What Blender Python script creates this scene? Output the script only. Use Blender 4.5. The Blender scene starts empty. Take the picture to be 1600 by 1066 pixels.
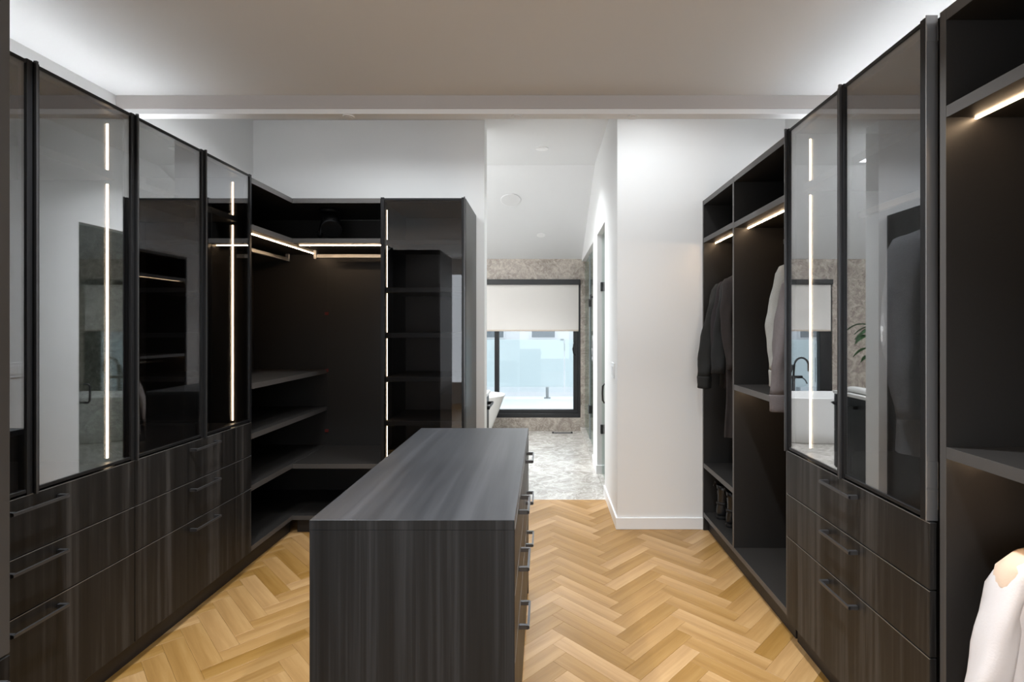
import bpy, bmesh, math, random
from mathutils import Vector, Matrix, noise

random.seed(7)
scene = bpy.context.scene
col = scene.collection
R = math.radians

# ------------------------------------------------------------------ camera
CAM_H = 1.48
cam = bpy.data.cameras.new('camera')
cam.sensor_width = 36.0
cam.lens = 18.0                       # 800 px focal length on a 1600 px frame
cam.shift_x = -50 / 1600
cam.shift_y = -22 / 1600
cam.clip_start = 0.02
cam_ob = bpy.data.objects.new('camera', cam)
cam_ob.location = (0, 0, CAM_H)
cam_ob.rotation_euler = (R(90), 0, 0)
col.objects.link(cam_ob)
scene.camera = cam_ob

# ------------------------------------------------------------------ world (overcast sky)
world = bpy.data.worlds.new('overcast_sky')
scene.world = world
world.use_nodes = True
wn = world.node_tree.nodes
wn['Background'].inputs[0].default_value = (0.92, 0.96, 1.0, 1)
wn['Background'].inputs[1].default_value = 1.6

scene.view_settings.view_transform = 'Standard'
scene.view_settings.look = 'None'
scene.view_settings.exposure = 0.35
scene.view_settings.gamma = 1.0
scene.view_settings.use_curve_mapping = False
cy = scene.cycles
cy.max_bounces = 10
cy.diffuse_bounces = 5
cy.glossy_bounces = 5
cy.transmission_bounces = 6
cy.transparent_max_bounces = 16
cy.caustics_reflective = False
cy.caustics_refractive = False
cy.use_denoising = True
cy.sample_clamp_indirect = 4.0


def area_light(name, loc, rot, sx, sy, power, color=(1, 1, 1), shape='RECTANGLE', spread=180):
    l = bpy.data.lights.new(name, 'AREA')
    l.shape = shape
    l.size = sx
    l.size_y = sy
    l.energy = power
    l.color = color
    l.spread = R(spread)
    o = bpy.data.objects.new(name, l)
    o.location = loc
    o.rotation_euler = rot
    col.objects.link(o)
    return o


# added fill light, set outside an added window opening behind the camera
area_light('rear_window_daylight', (-0.3, -2.72, 1.45), (R(90), 0, 0), 3.0, 2.1, 34, (0.90, 0.95, 1.0))

# added fill light at the top of an added, unseen skylight shaft
area_light('skylight_daylight', (-1.85, 4.95, 3.78), (0, 0, 0), 1.7, 0.8, 150, (0.96, 0.98, 1.0))

# ------------------------------------------------------------------ materials
MATS = {}


def new_mat(name):
    m = bpy.data.materials.new(name)
    m.use_nodes = True
    nt = m.node_tree
    b = nt.nodes['Principled BSDF']
    MATS[name] = m
    return m, nt, b


def plain(name, rgb, rough=0.5, metal=0.0, spec=0.5, bump=0.0, bscale=60.0, vary=0.0, vscale=8.0):
    m, nt, b = new_mat(name)
    b.inputs['Base Color'].default_value = (*rgb, 1)
    b.inputs['Roughness'].default_value = rough
    b.inputs['Metallic'].default_value = metal
    b.inputs['Specular IOR Level'].default_value = spec
    geo = nt.nodes.new('ShaderNodeNewGeometry')
    if vary:
        n = nt.nodes.new('ShaderNodeTexNoise')
        n.inputs['Scale'].default_value = vscale
        n.inputs['Detail'].default_value = 4
        nt.links.new(geo.outputs['Position'], n.inputs['Vector'])
        mx = nt.nodes.new('ShaderNodeMix')
        mx.data_type = 'RGBA'
        mx.inputs['A'].default_value = (*[c * (1 - vary) for c in rgb], 1)
        mx.inputs['B'].default_value = (*[min(1, c * (1 + vary)) for c in rgb], 1)
        nt.links.new(n.outputs['Fac'], mx.inputs['Factor'])
        nt.links.new(mx.outputs['Result'], b.inputs['Base Color'])
    if bump:
        n2 = nt.nodes.new('ShaderNodeTexNoise')
        n2.inputs['Scale'].default_value = bscale
        n2.inputs['Detail'].default_value = 3
        nt.links.new(geo.outputs['Position'], n2.inputs['Vector'])
        bp = nt.nodes.new('ShaderNodeBump')
        bp.inputs['Strength'].default_value = bump
        bp.inputs['Distance'].default_value = 0.004
        nt.links.new(n2.outputs['Fac'], bp.inputs['Height'])
        nt.links.new(bp.outputs['Normal'], b.inputs['Normal'])
    return m


def grain(name, stops, scale, rough=0.4, bump=0.08, coords='world', spec=0.5, rand=0.0, broad=(1, 1, 1)):
    """wood: noise stretched along the grain; scale = frequency per axis"""
    m, nt, b = new_mat(name)
    N, L = nt.nodes, nt.links
    if coords == 'world':
        src = N.new('ShaderNodeNewGeometry').outputs['Position']
    else:
        src = N.new('ShaderNodeTexCoord').outputs['Object']
    info = N.new('ShaderNodeObjectInfo')
    mp = N.new('ShaderNodeMapping')
    mp.inputs['Scale'].default_value = scale
    L.new(src, mp.inputs['Vector'])
    if coords != 'world':
        cx = N.new('ShaderNodeCombineXYZ')
        ml = N.new('ShaderNodeMath'); ml.operation = 'MULTIPLY'; ml.inputs[1].default_value = 90
        L.new(info.outputs['Random'], ml.inputs[0])
        for k in range(3):
            L.new(ml.outputs[0], cx.inputs[k])
        L.new(cx.outputs[0], mp.inputs['Location'])
    n = N.new('ShaderNodeTexNoise')
    n.inputs['Scale'].default_value = 1
    n.inputs['Detail'].default_value = 5
    n.inputs['Roughness'].default_value = 0.62
    n.inputs['Distortion'].default_value = 0.25
    L.new(mp.outputs[0], n.inputs['Vector'])
    mp2 = N.new('ShaderNodeMapping')
    mp2.inputs['Scale'].default_value = [s * k for s, k in zip(scale, broad)]
    L.new(src, mp2.inputs['Vector'])
    n2 = N.new('ShaderNodeTexNoise')
    n2.inputs['Scale'].default_value = 0.16
    n2.inputs['Detail'].default_value = 2
    L.new(mp2.outputs[0], n2.inputs['Vector'])
    add = N.new('ShaderNodeMix'); add.data_type = 'FLOAT'
    add.inputs['Factor'].default_value = 0.5
    L.new(n.outputs['Fac'], add.inputs['A'])
    L.new(n2.outputs['Fac'], add.inputs['B'])
    ramp = N.new('ShaderNodeValToRGB')
    els = ramp.color_ramp.elements
    els[0].position = stops[0][0]; els[0].color = (*stops[0][1], 1)
    els[1].position = stops[-1][0]; els[1].color = (*stops[-1][1], 1)
    for p, c in stops[1:-1]:
        e = els.new(p); e.color = (*c, 1)
    L.new(add.outputs['Result'], ramp.inputs['Fac'])
    out = ramp.outputs['Color']
    if rand:
        hsv = N.new('ShaderNodeHueSaturation')
        mr = N.new('ShaderNodeMapRange')
        mr.inputs['To Min'].default_value = 1 - rand
        mr.inputs['To Max'].default_value = 1 + rand * 0.6
        L.new(info.outputs['Random'], mr.inputs['Value'])
        L.new(mr.outputs[0], hsv.inputs['Value'])
        ms = N.new('ShaderNodeMapRange')
        ms.inputs['To Min'].default_value = 1.1
        ms.inputs['To Max'].default_value = 0.92
        L.new(info.outputs['Random'], ms.inputs['Value'])
        L.new(ms.outputs[0], hsv.inputs['Saturation'])
        L.new(out, hsv.inputs['Color'])
        out = hsv.outputs['Color']
    L.new(out, b.inputs['Base Color'])
    b.inputs['Roughness'].default_value = rough
    b.inputs['Specular IOR Level'].default_value = spec
    bp = N.new('ShaderNodeBump')
    bp.inputs['Strength'].default_value = bump
    bp.inputs['Distance'].default_value = 0.002
    L.new(n.outputs['Fac'], bp.inputs['Height'])
    L.new(bp.outputs['Normal'], b.inputs['Normal'])
    return m


def glass(name, refl, tint, top=0.85, rough=0.0, rcol=(0.95, 0.96, 0.97)):
    """coated sheet glass: a mirror share and a tinted see-through share; the mirror share rises with angle"""
    m, nt, b = new_mat(name)
    N, L = nt.nodes, nt.links
    N.remove(b)
    out = N['Material Output']
    tr = N.new('ShaderNodeBsdfTransparent'); tr.inputs[0].default_value = (*tint, 1)
    gl = N.new('ShaderNodeBsdfGlossy'); gl.inputs['Roughness'].default_value = rough
    gl.inputs['Color'].default_value = (*rcol, 1)
    fr = N.new('ShaderNodeLayerWeight')
    mr = N.new('ShaderNodeMapRange')
    mr.inputs['To Min'].default_value = refl
    mr.inputs['To Max'].default_value = top
    L.new(fr.outputs['Facing'], mr.inputs['Value'])
    mx = N.new('ShaderNodeMixShader')
    L.new(mr.outputs[0], mx.inputs[0])
    L.new(tr.outputs[0], mx.inputs[1])
    L.new(gl.outputs[0], mx.inputs[2])
    L.new(mx.outputs[0], out.inputs['Surface'])
    return m


def emit(name, rgb, strength):
    m, nt, b = new_mat(name)
    b.inputs['Base Color'].default_value = (*rgb, 1)
    b.inputs['Emission Color'].default_value = (*rgb, 1)
    b.inputs['Emission Strength'].default_value = strength
    return m


def stone_mat(name, dark, mid, light, scale, rough):
    m, nt, b = new_mat(name)
    N, L = nt.nodes, nt.links
    geo = N.new('ShaderNodeNewGeometry')
    n = N.new('ShaderNodeTexNoise')
    n.inputs['Scale'].default_value = scale
    n.inputs['Detail'].default_value = 8
    n.inputs['Roughness'].default_value = 0.68
    n.inputs['Distortion'].default_value = 1.6
    L.new(geo.outputs['Position'], n.inputs['Vector'])
    r = N.new('ShaderNodeValToRGB')
    e = r.color_ramp.elements
    e[0].position = 0.3; e[0].color = (*dark, 1)
    e[1].position = 0.68; e[1].color = (*light, 1)
    k = e.new(0.5); k.color = (*mid, 1)
    L.new(n.outputs['Fac'], r.inputs['Fac'])
    w = N.new('ShaderNodeTexNoise')
    w.inputs['Scale'].default_value = scale * 0.8
    w.inputs['Detail'].default_value = 6
    w.inputs['Distortion'].default_value = 3
    L.new(geo.outputs['Position'], w.inputs['Vector'])
    vr = N.new('ShaderNodeValToRGB')
    v = vr.color_ramp.elements
    v[0].position = 0.47; v[0].color = (0, 0, 0, 1)
    v[1].position = 0.53; v[1].color = (0, 0, 0, 1)
    vv = v.new(0.5); vv.color = (0.55, 0.55, 0.55, 1)
    L.new(w.outputs['Fac'], vr.inputs['Fac'])
    mx = N.new('ShaderNodeMix'); mx.data_type = 'RGBA'
    L.new(vr.outputs['Color'], mx.inputs['Factor'])
    L.new(r.outputs['Color'], mx.inputs['A'])
    mx.inputs['B'].default_value = (*[min(1, c * 1.25) for c in light], 1)
    L.new(mx.outputs['Result'], b.inputs['Base Color'])
    b.inputs['Roughness'].default_value = rough
    return m


WHITE = plain('white_paint', (0.80, 0.80, 0.795), 0.62, bump=0.03, bscale=180)
CEIL = plain('ceiling_paint', (0.72, 0.725, 0.73), 0.75, bump=0.02, bscale=150)
TAUPE = plain('taupe_beam_paint', (0.47, 0.44, 0.425), 0.6, bump=0.01)  # beam front toned darker and pinker than the white beam
TRIMW = plain('trim_white', (0.83, 0.83, 0.83), 0.4, bump=0.01)
DRAWER = grain('smoked_oak_front', [(0.38, (0.0045, 0.0044, 0.0045)), (0.5, (0.0125, 0.0117, 0.0113)), (0.63, (0.048, 0.0455, 0.0440))],
               (44, 44, 1.1), rough=0.45, bump=0.12, spec=0.32, broad=(2.2, 2.2, 0.6))
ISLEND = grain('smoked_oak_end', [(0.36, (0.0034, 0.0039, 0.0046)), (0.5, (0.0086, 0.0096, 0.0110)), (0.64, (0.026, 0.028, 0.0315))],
               (70, 70, 1.0), rough=0.52, bump=0.12, spec=0.28, broad=(1.6, 1.6, 0.6))  # same laminate as the fronts, colour cooled against warm floor bounce
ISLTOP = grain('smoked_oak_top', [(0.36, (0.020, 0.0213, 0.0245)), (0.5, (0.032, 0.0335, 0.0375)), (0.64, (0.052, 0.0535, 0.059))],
               (34, 1.1, 34), rough=0.38, bump=0.1, broad=(2.0, 0.6, 2.0))  # same laminate, ceiling reflection put into a lighter, bluer colour
LAM = plain('graphite_laminate', (0.0205, 0.0188, 0.0176), 0.45, spec=0.35, bump=0.04, bscale=400, vary=0.12, vscale=90)
LAMSIDE = plain('satin_graphite_laminate', (0.014, 0.013, 0.0125), 0.34, bump=0.01)
EDGE = plain('graphite_edge_band', (0.075, 0.070, 0.067), 0.45, bump=0.02)  # laminate colour lightened as if lit, for board front edges
TOE = plain('toe_kick_black', (0.014, 0.012, 0.012), 0.5, bump=0.02)
GRIP = plain('dark_grip_profile', (0.10, 0.10, 0.103), 0.3, metal=0.8)
BLKMET = plain('black_anodised_metal', (0.007, 0.007, 0.008), 0.38, metal=0.0, spec=0.35)
GUNMET = plain('gunmetal_profile', (0.33, 0.33, 0.335), 0.40, metal=0.85, bump=0.01)
HANDLE = plain('handle_dark_metal', (0.10, 0.10, 0.105), 0.35, metal=0.7, bump=0.01)
GLASS = glass('smoked_mirror_glass', 0.04, (0.78, 0.78, 0.79), 0.64)
CLEAR = glass('clear_window_glass', 0.02, (0.96, 0.985, 0.985), 0.3)
SHOWER = glass('green_shower_glass', 0.03, (0.88, 0.94, 0.915), 0.35)
LED = emit('warm_led_diffuser', (1.0, 0.70, 0.43), 36.0)
LEDV = emit('warm_led_profile', (1.0, 0.74, 0.47), 13.0)
LEDTOP = emit('cove_led_diffuser', (0.97, 0.985, 1.0), 25.0)
OAK = grain('oak_plank', [(0.3, (0.270, 0.143, 0.046)), (0.5, (0.365, 0.207, 0.075)), (0.68, (0.445, 0.272, 0.112))],
            (3.0, 55, 20), rough=0.36, bump=0.05, coords='object', rand=0.25)
OAKB = plain('oak_subfloor', (0.30, 0.17, 0.07), 0.7)
STONE = stone_mat('brown_marble_slab', (0.20, 0.165, 0.135), (0.36, 0.31, 0.265), (0.55, 0.50, 0.44), 7.0, 0.32)
STONEF = stone_mat('pale_marble_floor', (0.27, 0.245, 0.215), (0.44, 0.415, 0.38), (0.60, 0.575, 0.535), 5.0, 0.24)
BLKFRAME = plain('window_frame_black', (0.009, 0.009, 0.010), 0.4, bump=0.01)
BLIND = plain('roller_blind_fabric', (0.76, 0.73, 0.695), 0.85, bump=0.1, bscale=600)
TUBM = plain('white_acrylic', (0.86, 0.86, 0.85), 0.22, bump=0.0)
PORCE = plain('white_switch_plastic', (0.82, 0.82, 0.82), 0.35)
VANITY = plain('black_vanity_lacquer', (0.012, 0.012, 0.013), 0.4, bump=0.01)
QUARTZ = plain('white_quartz', (0.82, 0.81, 0.79), 0.3, vary=0.05)
LEAF = plain('plant_leaf', (0.035, 0.11, 0.03), 0.42, vary=0.35, vscale=14)
STEM = plain('plant_stem', (0.06, 0.12, 0.03), 0.5)
POT = plain('charcoal_pot', (0.03, 0.03, 0.032), 0.55, bump=0.05)
SOIL = plain('potting_soil', (0.03, 0.02, 0.013), 0.9, bump=0.4)
BOOT = plain('black_boot_leather', (0.010, 0.010, 0.011), 0.3, bump=0.15, bscale=120)
SOLE = plain('boot_rubber_sole', (0.008, 0.008, 0.008), 0.6, bump=0.05)
CHROME = plain('silver_buckle', (0.75, 0.75, 0.76), 0.18, metal=1.0)
CLOTHB = plain('black_wool', (0.007, 0.007, 0.007), 0.9, bump=0.5, bscale=300, vary=0.2, vscale=60)
CLOTHB2 = plain('charcoal_cotton', (0.0095, 0.0095, 0.0085), 0.9, bump=0.5, bscale=320, vary=0.2, vscale=60)
CLOTHP = plain('plum_wool', (0.014, 0.009, 0.010), 0.9, bump=0.4, bscale=300, vary=0.2, vscale=60)
CLOTHBR = plain('dark_brown_twill', (0.019, 0.0135, 0.0125), 0.9, bump=0.4, bscale=300, vary=0.2, vscale=60)
KNIT = plain('light_grey_knit', (0.32, 0.315, 0.295), 0.95, bump=0.9, bscale=420, vary=0.18, vscale=240)
MAUVE = plain('mauve_grey_wool', (0.115, 0.098, 0.098), 0.92, bump=0.5, bscale=320, vary=0.12, vscale=80)
TWEED = plain('grey_tweed', (0.40, 0.41, 0.42), 0.92, bump=0.9, bscale=380, vary=0.4, vscale=260)
SHIRT = plain('white_sheer_cotton', (0.66, 0.62, 0.615), 0.85, bump=0.15, bscale=200, vary=0.03, vscale=10)
PEACH = plain('peach_sheer_cotton', (0.66, 0.50, 0.38), 0.85, bump=0.15, bscale=200)
TOWEL = plain('white_towel', (0.82, 0.81, 0.79), 0.95, bump=0.8, bscale=260)
SNOW = plain('snowy_balcony', (0.80, 0.82, 0.86), 0.8, bump=0.2, bscale=14)
FACADE = plain('grey_facade', (0.55, 0.57, 0.60), 0.8, vary=0.05)
FARWIN = plain('far_window_glass', (0.12, 0.14, 0.16), 0.2)
CONC = plain('steel_post', (0.32, 0.35, 0.37), 0.4, metal=0.5)
SPKR = plain('speaker_grille', (0.70, 0.70, 0.70), 0.7, bump=0.5, bscale=700)
SPOT = plain('matte_black_lamp', (0.0035, 0.0035, 0.004), 0.5, spec=0.2)
REDM = plain('dark_red_plastic', (0.10, 0.008, 0.006), 0.5)
# frosted balcony glass
_m, _nt, _b = new_mat('frosted_balcony_glass')
_b.inputs['Base Color'].default_value = (0.80, 0.86, 0.875, 1)
_b.inputs['Roughness'].default_value = 0.25
_t = _nt.nodes.new('ShaderNodeBsdfTranslucent'); _t.inputs[0].default_value = (0.80, 0.88, 0.90, 1)
_x = _nt.nodes.new('ShaderNodeMixShader'); _x.inputs[0].default_value = 0.55
_nt.links.new(_b.outputs[0], _x.inputs[1]); _nt.links.new(_t.outputs[0], _x.inputs[2])
_nt.links.new(_x.outputs[0], _nt.nodes['Material Output'].inputs['Surface'])
FROST = _m

# ------------------------------------------------------------------ builders
WLOC = {}


def wloc(p):
    return WLOC.get(p.name, Vector((0, 0, 0))) if p else Vector((0, 0, 0))


def link(name, bm, mat, parent=None, smooth=False, origin=None, edge=None):
    """bmesh in world coordinates -> one mesh object with its origin at its centre"""
    if origin is None:
        lo = Vector((min(v.co.x for v in bm.verts), min(v.co.y for v in bm.verts), min(v.co.z for v in bm.verts)))
        hi = Vector((max(v.co.x for v in bm.verts), max(v.co.y for v in bm.verts), max(v.co.z for v in bm.verts)))
        origin = (lo + hi) / 2
    origin = Vector(origin)
    bmesh.ops.translate(bm, verts=bm.verts, vec=-origin)
    bmesh.ops.recalc_face_normals(bm, faces=bm.faces)
    me = bpy.data.meshes.new(name)
    bm.to_mesh(me)
    bm.free()
    me.materials.append(mat)
    if smooth:
        for p in me.polygons:
            p.use_smooth = True
    o = bpy.data.objects.new(name, me)
    col.objects.link(o)
    o.location = origin - wloc(parent)
    o.parent = parent
    WLOC[o.name] = origin.copy()
    return o


def thing(name, label, cat, loc, group=None):
    o = bpy.data.objects.new(name, None)
    o.empty_display_size = 0.1
    o.location = loc
    col.objects.link(o)
    WLOC[o.name] = Vector(loc)
    tag(o, label, cat, group)
    return o


def tag(o, label=None, cat=None, group=None, kind=None):
    if label: o['label'] = label
    if cat: o['category'] = cat
    if group: o['group'] = group
    if kind: o['kind'] = kind
    return o


def add_box(bm, x0, x1, y0, y1, z0, z1):
    if x1 < x0: x0, x1 = x1, x0
    if y1 < y0: y0, y1 = y1, y0
    if z1 < z0: z0, z1 = z1, z0
    vs = [bm.verts.new(p) for p in ((x0, y0, z0), (x1, y0, z0), (x1, y1, z0), (x0, y1, z0),
                                    (x0, y0, z1), (x1, y0, z1), (x1, y1, z1), (x0, y1, z1))]
    for f in ((0, 3, 2, 1), (4, 5, 6, 7), (0, 1, 5, 4), (1, 2, 6, 5), (2, 3, 7, 6), (3, 0, 4, 7)):
        bm.faces.new([vs[i] for i in f])
    return vs


def box(name, x0, x1, y0, y1, z0, z1, mat, parent=None, bevel=0.0012, seg=1):
    bm = bmesh.new()
    add_box(bm, x0, x1, y0, y1, z0, z1)
    if bevel:
        bmesh.ops.bevel(bm, geom=list(bm.edges), offset=bevel, segments=seg, affect='EDGES', profile=0.5)
    return link(name, bm, mat, parent)


def boxes(name, lst, mat, parent=None):
    bm = bmesh.new()
    for b in lst:
        add_box(bm, *b)
    return link(name, bm, mat, parent)


def struct(o):
    o['kind'] = 'structure'
    return o


def add_cyl(bm, p0, p1, r0, r1=None, n=20, caps=True):
    r1 = r0 if r1 is None else r1
    p0, p1 = Vector(p0), Vector(p1)
    d = (p1 - p0).normalized()
    up = Vector((0, 0, 1)) if abs(d.z) < 0.9 else Vector((1, 0, 0))
    u = d.cross(up).normalized(); v = d.cross(u)
    rings = []
    for p, r in ((p0, r0), (p1, r1)):
        rings.append([bm.verts.new(p + (u * math.cos(2 * math.pi * i / n) + v * math.sin(2 * math.pi * i / n)) * r) for i in range(n)])
    for i in range(n):
        j = (i + 1) % n
        bm.faces.new((rings[0][i], rings[0][j], rings[1][j], rings[1][i]))
    if caps:
        bm.faces.new(rings[0][::-1]); bm.faces.new(rings[1])


def cyl(name, p0, p1, r0, mat, parent=None, r1=None, n=20, smooth=False):
    bm = bmesh.new()
    add_cyl(bm, p0, p1, r0, r1, n)
    o = link(name, bm, mat, parent)
    if smooth:
        for p in o.data.polygons:
            if len(p.vertices) == 4: p.use_smooth = True
    return o


def add_tube(bm, pts, rad, n=10):
    pts = [Vector(p) for p in pts]
    rings = []
    ref = Vector((0, 0, 1))
    for i, p in enumerate(pts):
        a = pts[max(0, i - 1)]; b = pts[min(len(pts) - 1, i + 1)]
        d = (b - a).normalized()
        r = rad[i] if isinstance(rad, (list, tuple)) else rad
        up = ref if abs(d.dot(ref)) < 0.95 else Vector((0, 1, 0))
        u = d.cross(up).normalized(); v = d.cross(u)
        rings.append([bm.verts.new(p + (u * math.cos(2 * math.pi * k / n) + v * math.sin(2 * math.pi * k / n)) * r) for k in range(n)])
    for a, b in zip(rings, rings[1:]):
        for i in range(n):
            j = (i + 1) % n
            bm.faces.new((a[i], a[j], b[j], b[i]))
    bm.faces.new(rings[0][::-1]); bm.faces.new(rings[-1])


def tube(name, pts, rad, mat, parent=None, n=10):
    bm = bmesh.new()
    add_tube(bm, pts, rad, n)
    return link(name, bm, mat, parent, smooth=True)


def add_rings(bm, rings, closed=True, cap0=False, cap1=False):
    vr = [[bm.verts.new(p) for p in r] for r in rings]
    n = len(vr[0])
    for a, b in zip(vr, vr[1:]):
        for i in range(n if closed else n - 1):
            j = (i + 1) % n
            bm.faces.new((a[i], a[j], b[j], b[i]))
    if cap0: bm.faces.new(vr[0][::-1])
    if cap1: bm.faces.new(vr[-1])
    return vr


# ================================================================== ROOM SHELL
XL, XR = -2.42, 1.765           # side walls of the dressing room
YB = 4.26                       # wall behind the corner wardrobe
YP = 3.75                       # face of the white pier
XO0, XO1 = -0.495, 0.537        # opening to the bathroom
YT = 4.385                      # wood / stone threshold
YW = 7.28                       # bathroom window wall
CH, CN = 3.20, 2.79             # high ceiling, lower ceiling near the camera
YREAR = -2.6
# floor -----------------------------------------------------------
flo = struct(box('floor', XL - .1, XR + .1, YREAR - .1, YT, -0.10, -0.014, OAKB, None, 0))
PL, PW = 0.43, 0.086
VX, VY = 0.405, 2.266
s2 = math.sqrt(0.5)


def uv2xy(u, v):
    return (VX + (u - v) * s2, VY + (u + v) * s2)


pbm = bmesh.new()
add_box(pbm, -PL / 2 + .0002, PL / 2 - .0002, -PW / 2 + .0002, PW / 2 - .0002, -0.014, 0.0)
bmesh.ops.bevel(pbm, geom=[e for e in pbm.edges if all(v.co.z > -0.001 for v in e.verts)], offset=0.0006, segments=1, affect='EDGES')
pme = bpy.data.meshes.new('plank')
pbm.to_mesh(pme); pbm.free(); pme.materials.append(OAK)
planks = []
for a in range(-60, 60):
    for b in range(-12, 13):
        for kind in (0, 1):
            u0, v0 = a * PW + b * PL, a * PW - b * PL
            if kind == 0: uc, vc = u0 + PL / 2, v0 + PW / 2
            else: uc, vc = u0 + PW / 2, v0 + PW + PL / 2
            x, y = uv2xy(uc, vc)
            if not (XL - .1 < x < XR + .1 and YREAR < y < YT + 0.25):
                continue
            planks.append((x, y, kind))


def visible(x, y):
    if y < 1.98 or y > YT + .2: return False
    if x < -1.98 or x > 1.34: return False
    if y > YP + .1 and x > XO1 + .12: return False
    if y > 3.82 and x < -0.68: return False
    if -0.62 < x < -0.25 and 1.7 < y < 2.66: return False       # under the island
    if x < -0.2 and y > 3.85: return False
    return True


def clip_plank(x, y, kind):
    ang = R(45) if kind == 0 else R(135)
    M = Matrix.Translation((x, y, 0)) @ Matrix.Rotation(ang, 4, 'Z')
    bm = bmesh.new(); bm.from_mesh(pme)
    bmesh.ops.transform(bm, matrix=M, verts=bm.verts)
    geom = list(bm.verts) + list(bm.edges) + list(bm.faces)
    res = bmesh.ops.bisect_plane(bm, geom=geom, plane_co=(0, YT, 0), plane_no=(0, 1, 0), clear_outer=True)
    es = [e for e in res['geom_cut'] if isinstance(e, bmesh.types.BMEdge)]
    if es: bmesh.ops.edgeloop_fill(bm, edges=es)
    if not bm.verts:
        bm.free(); return None
    bmesh.ops.transform(bm, matrix=M.inverted(), verts=bm.verts)
    me = bpy.data.meshes.new('plank'); bm.to_mesh(me); bm.free()
    me.materials.append(OAK)
    return me


rest = bmesh.new()
floc = WLOC[flo.name]
nvis = 0
for x, y, kind in planks:
    ang = R(45) if kind == 0 else R(135)
    near_edge = y > YT - 0.26
    if visible(x, y):
        me = clip_plank(x, y, kind) if near_edge else pme
        if me is None: continue
        o = bpy.data.objects.new('plank', me)
        col.objects.link(o)
        o.parent = flo
        o.location = Vector((x, y, 0)) - floc
        o.rotation_euler = (0, 0, ang)
        nvis += 1
    elif y < YT - 0.26 and XL + .15 < x < XR - .15:
        M = Matrix.Translation((x, y, 0)) @ Matrix.Rotation(ang, 4, 'Z')
        tmp = bmesh.new(); tmp.from_mesh(pme)
        bmesh.ops.transform(tmp, matrix=M, verts=tmp.verts)
        tm = bpy.data.meshes.new('tmp'); tmp.to_mesh(tm); tmp.free()
        rest.from_mesh(tm); bpy.data.meshes.remove(tm)
ro = link('plank_field', rest, OAK, flo)
ro['kind'] = 'stuff'
print('planks', nvis)

# bathroom floor, stone slabs
bfl = struct(box('floor_bathroom', -3.3, 1.75, YT, YW + .15, -0.10, -0.012, STONEF, None, 0))
for i, (xa, xb) in enumerate(((-3.2, -1.86), (-1.86, -0.66), (-0.66, 0.54), (0.54, 1.7))):
    for ya, yb in ((YT, 5.05), (5.05, 6.25), (6.25, YW)):
        box('floor_slab', xa + .0008, xb - .0008, ya + .0008, yb - .0008, -0.012, 0.0, STONEF, bfl, 0.0006)

# ceilings ------------------------------------------------------------------
YBM = 2.90
struct(box('ceiling', XL - .1, XR + .1, YREAR - .1, YBM + .07, CN, CN + .12, CEIL, None, 0))
bem = struct(box('trim_1', XL - .1, XR + .1, YBM, YBM + .07, CN - .103, CH + .1, TRIMW, None, 0))       # beam
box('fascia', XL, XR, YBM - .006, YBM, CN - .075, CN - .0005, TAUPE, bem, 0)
SKX0, SKX1, SKY0, SKY1 = -2.7, -1.0, 4.55, 5.35          # unseen skylight shaft added over the vanity to light the bathroom
struct(boxes('ceiling_high', [(-3.3, SKX0, YBM + .07, 5.44, CH, CH + .1), (SKX1, XR + .1, YBM + .07, 5.44, CH, CH + .1),
                              (SKX0, SKX1, YBM + .07, SKY0, CH, CH + .1), (SKX0, SKX1, SKY1, 5.44, CH, CH + .1),
                              (SKX0 - .05, SKX0, SKY0, SKY1, CH + .1, CH + .6), (SKX1, SKX1 + .05, SKY0, SKY1, CH + .1, CH + .6),
                              (SKX0 - .05, SKX1 + .05, SKY0 - .05, SKY0, CH + .1, CH + .6), (SKX0 - .05, SKX1 + .05, SKY1, SKY1 + .05, CH + .1, CH + .6)], CEIL))
bm = bmesh.new()
zs = 2.445
vs = [bm.verts.new(p) for p in ((-3.3, 5.44, CH), (.54, 5.44, CH), (.54, YW + .1, zs - .04), (-3.3, YW + .1, zs - .04),
                                (-3.3, 5.44, CH + .1), (.54, 5.44, CH + .1), (.54, YW + .1, zs + .06), (-3.3, YW + .1, zs + .06))]
for f in ((0, 1, 2, 3), (7, 6, 5, 4), (0, 4, 5, 1), (1, 5, 6, 2), (2, 6, 7, 3), (3, 7, 4, 0)):
    bm.faces.new([vs[i] for i in f])
struct(link('ceiling_slope', bm, CEIL))
struct(box('ceiling_shower', XO1 + .10, 1.75, YP + .12, YW + .1, 2.72, 2.8, CEIL, None, 0))

# walls ---------------------------------------------------------------------
struct(box('wall_left', XL - .12, XL, YREAR - .1, YB + .16, -0.05, CH + .05, WHITE, None, 0))
struct(box('wall_right', XR, XR + .12, YREAR - .1, YP + .12, -0.05, CH + .05, WHITE, None, 0))
struct(box('wall_back', XL, XO0, YB, YB + .17, -0.05, CH + .05, WHITE, None, 0))
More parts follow.
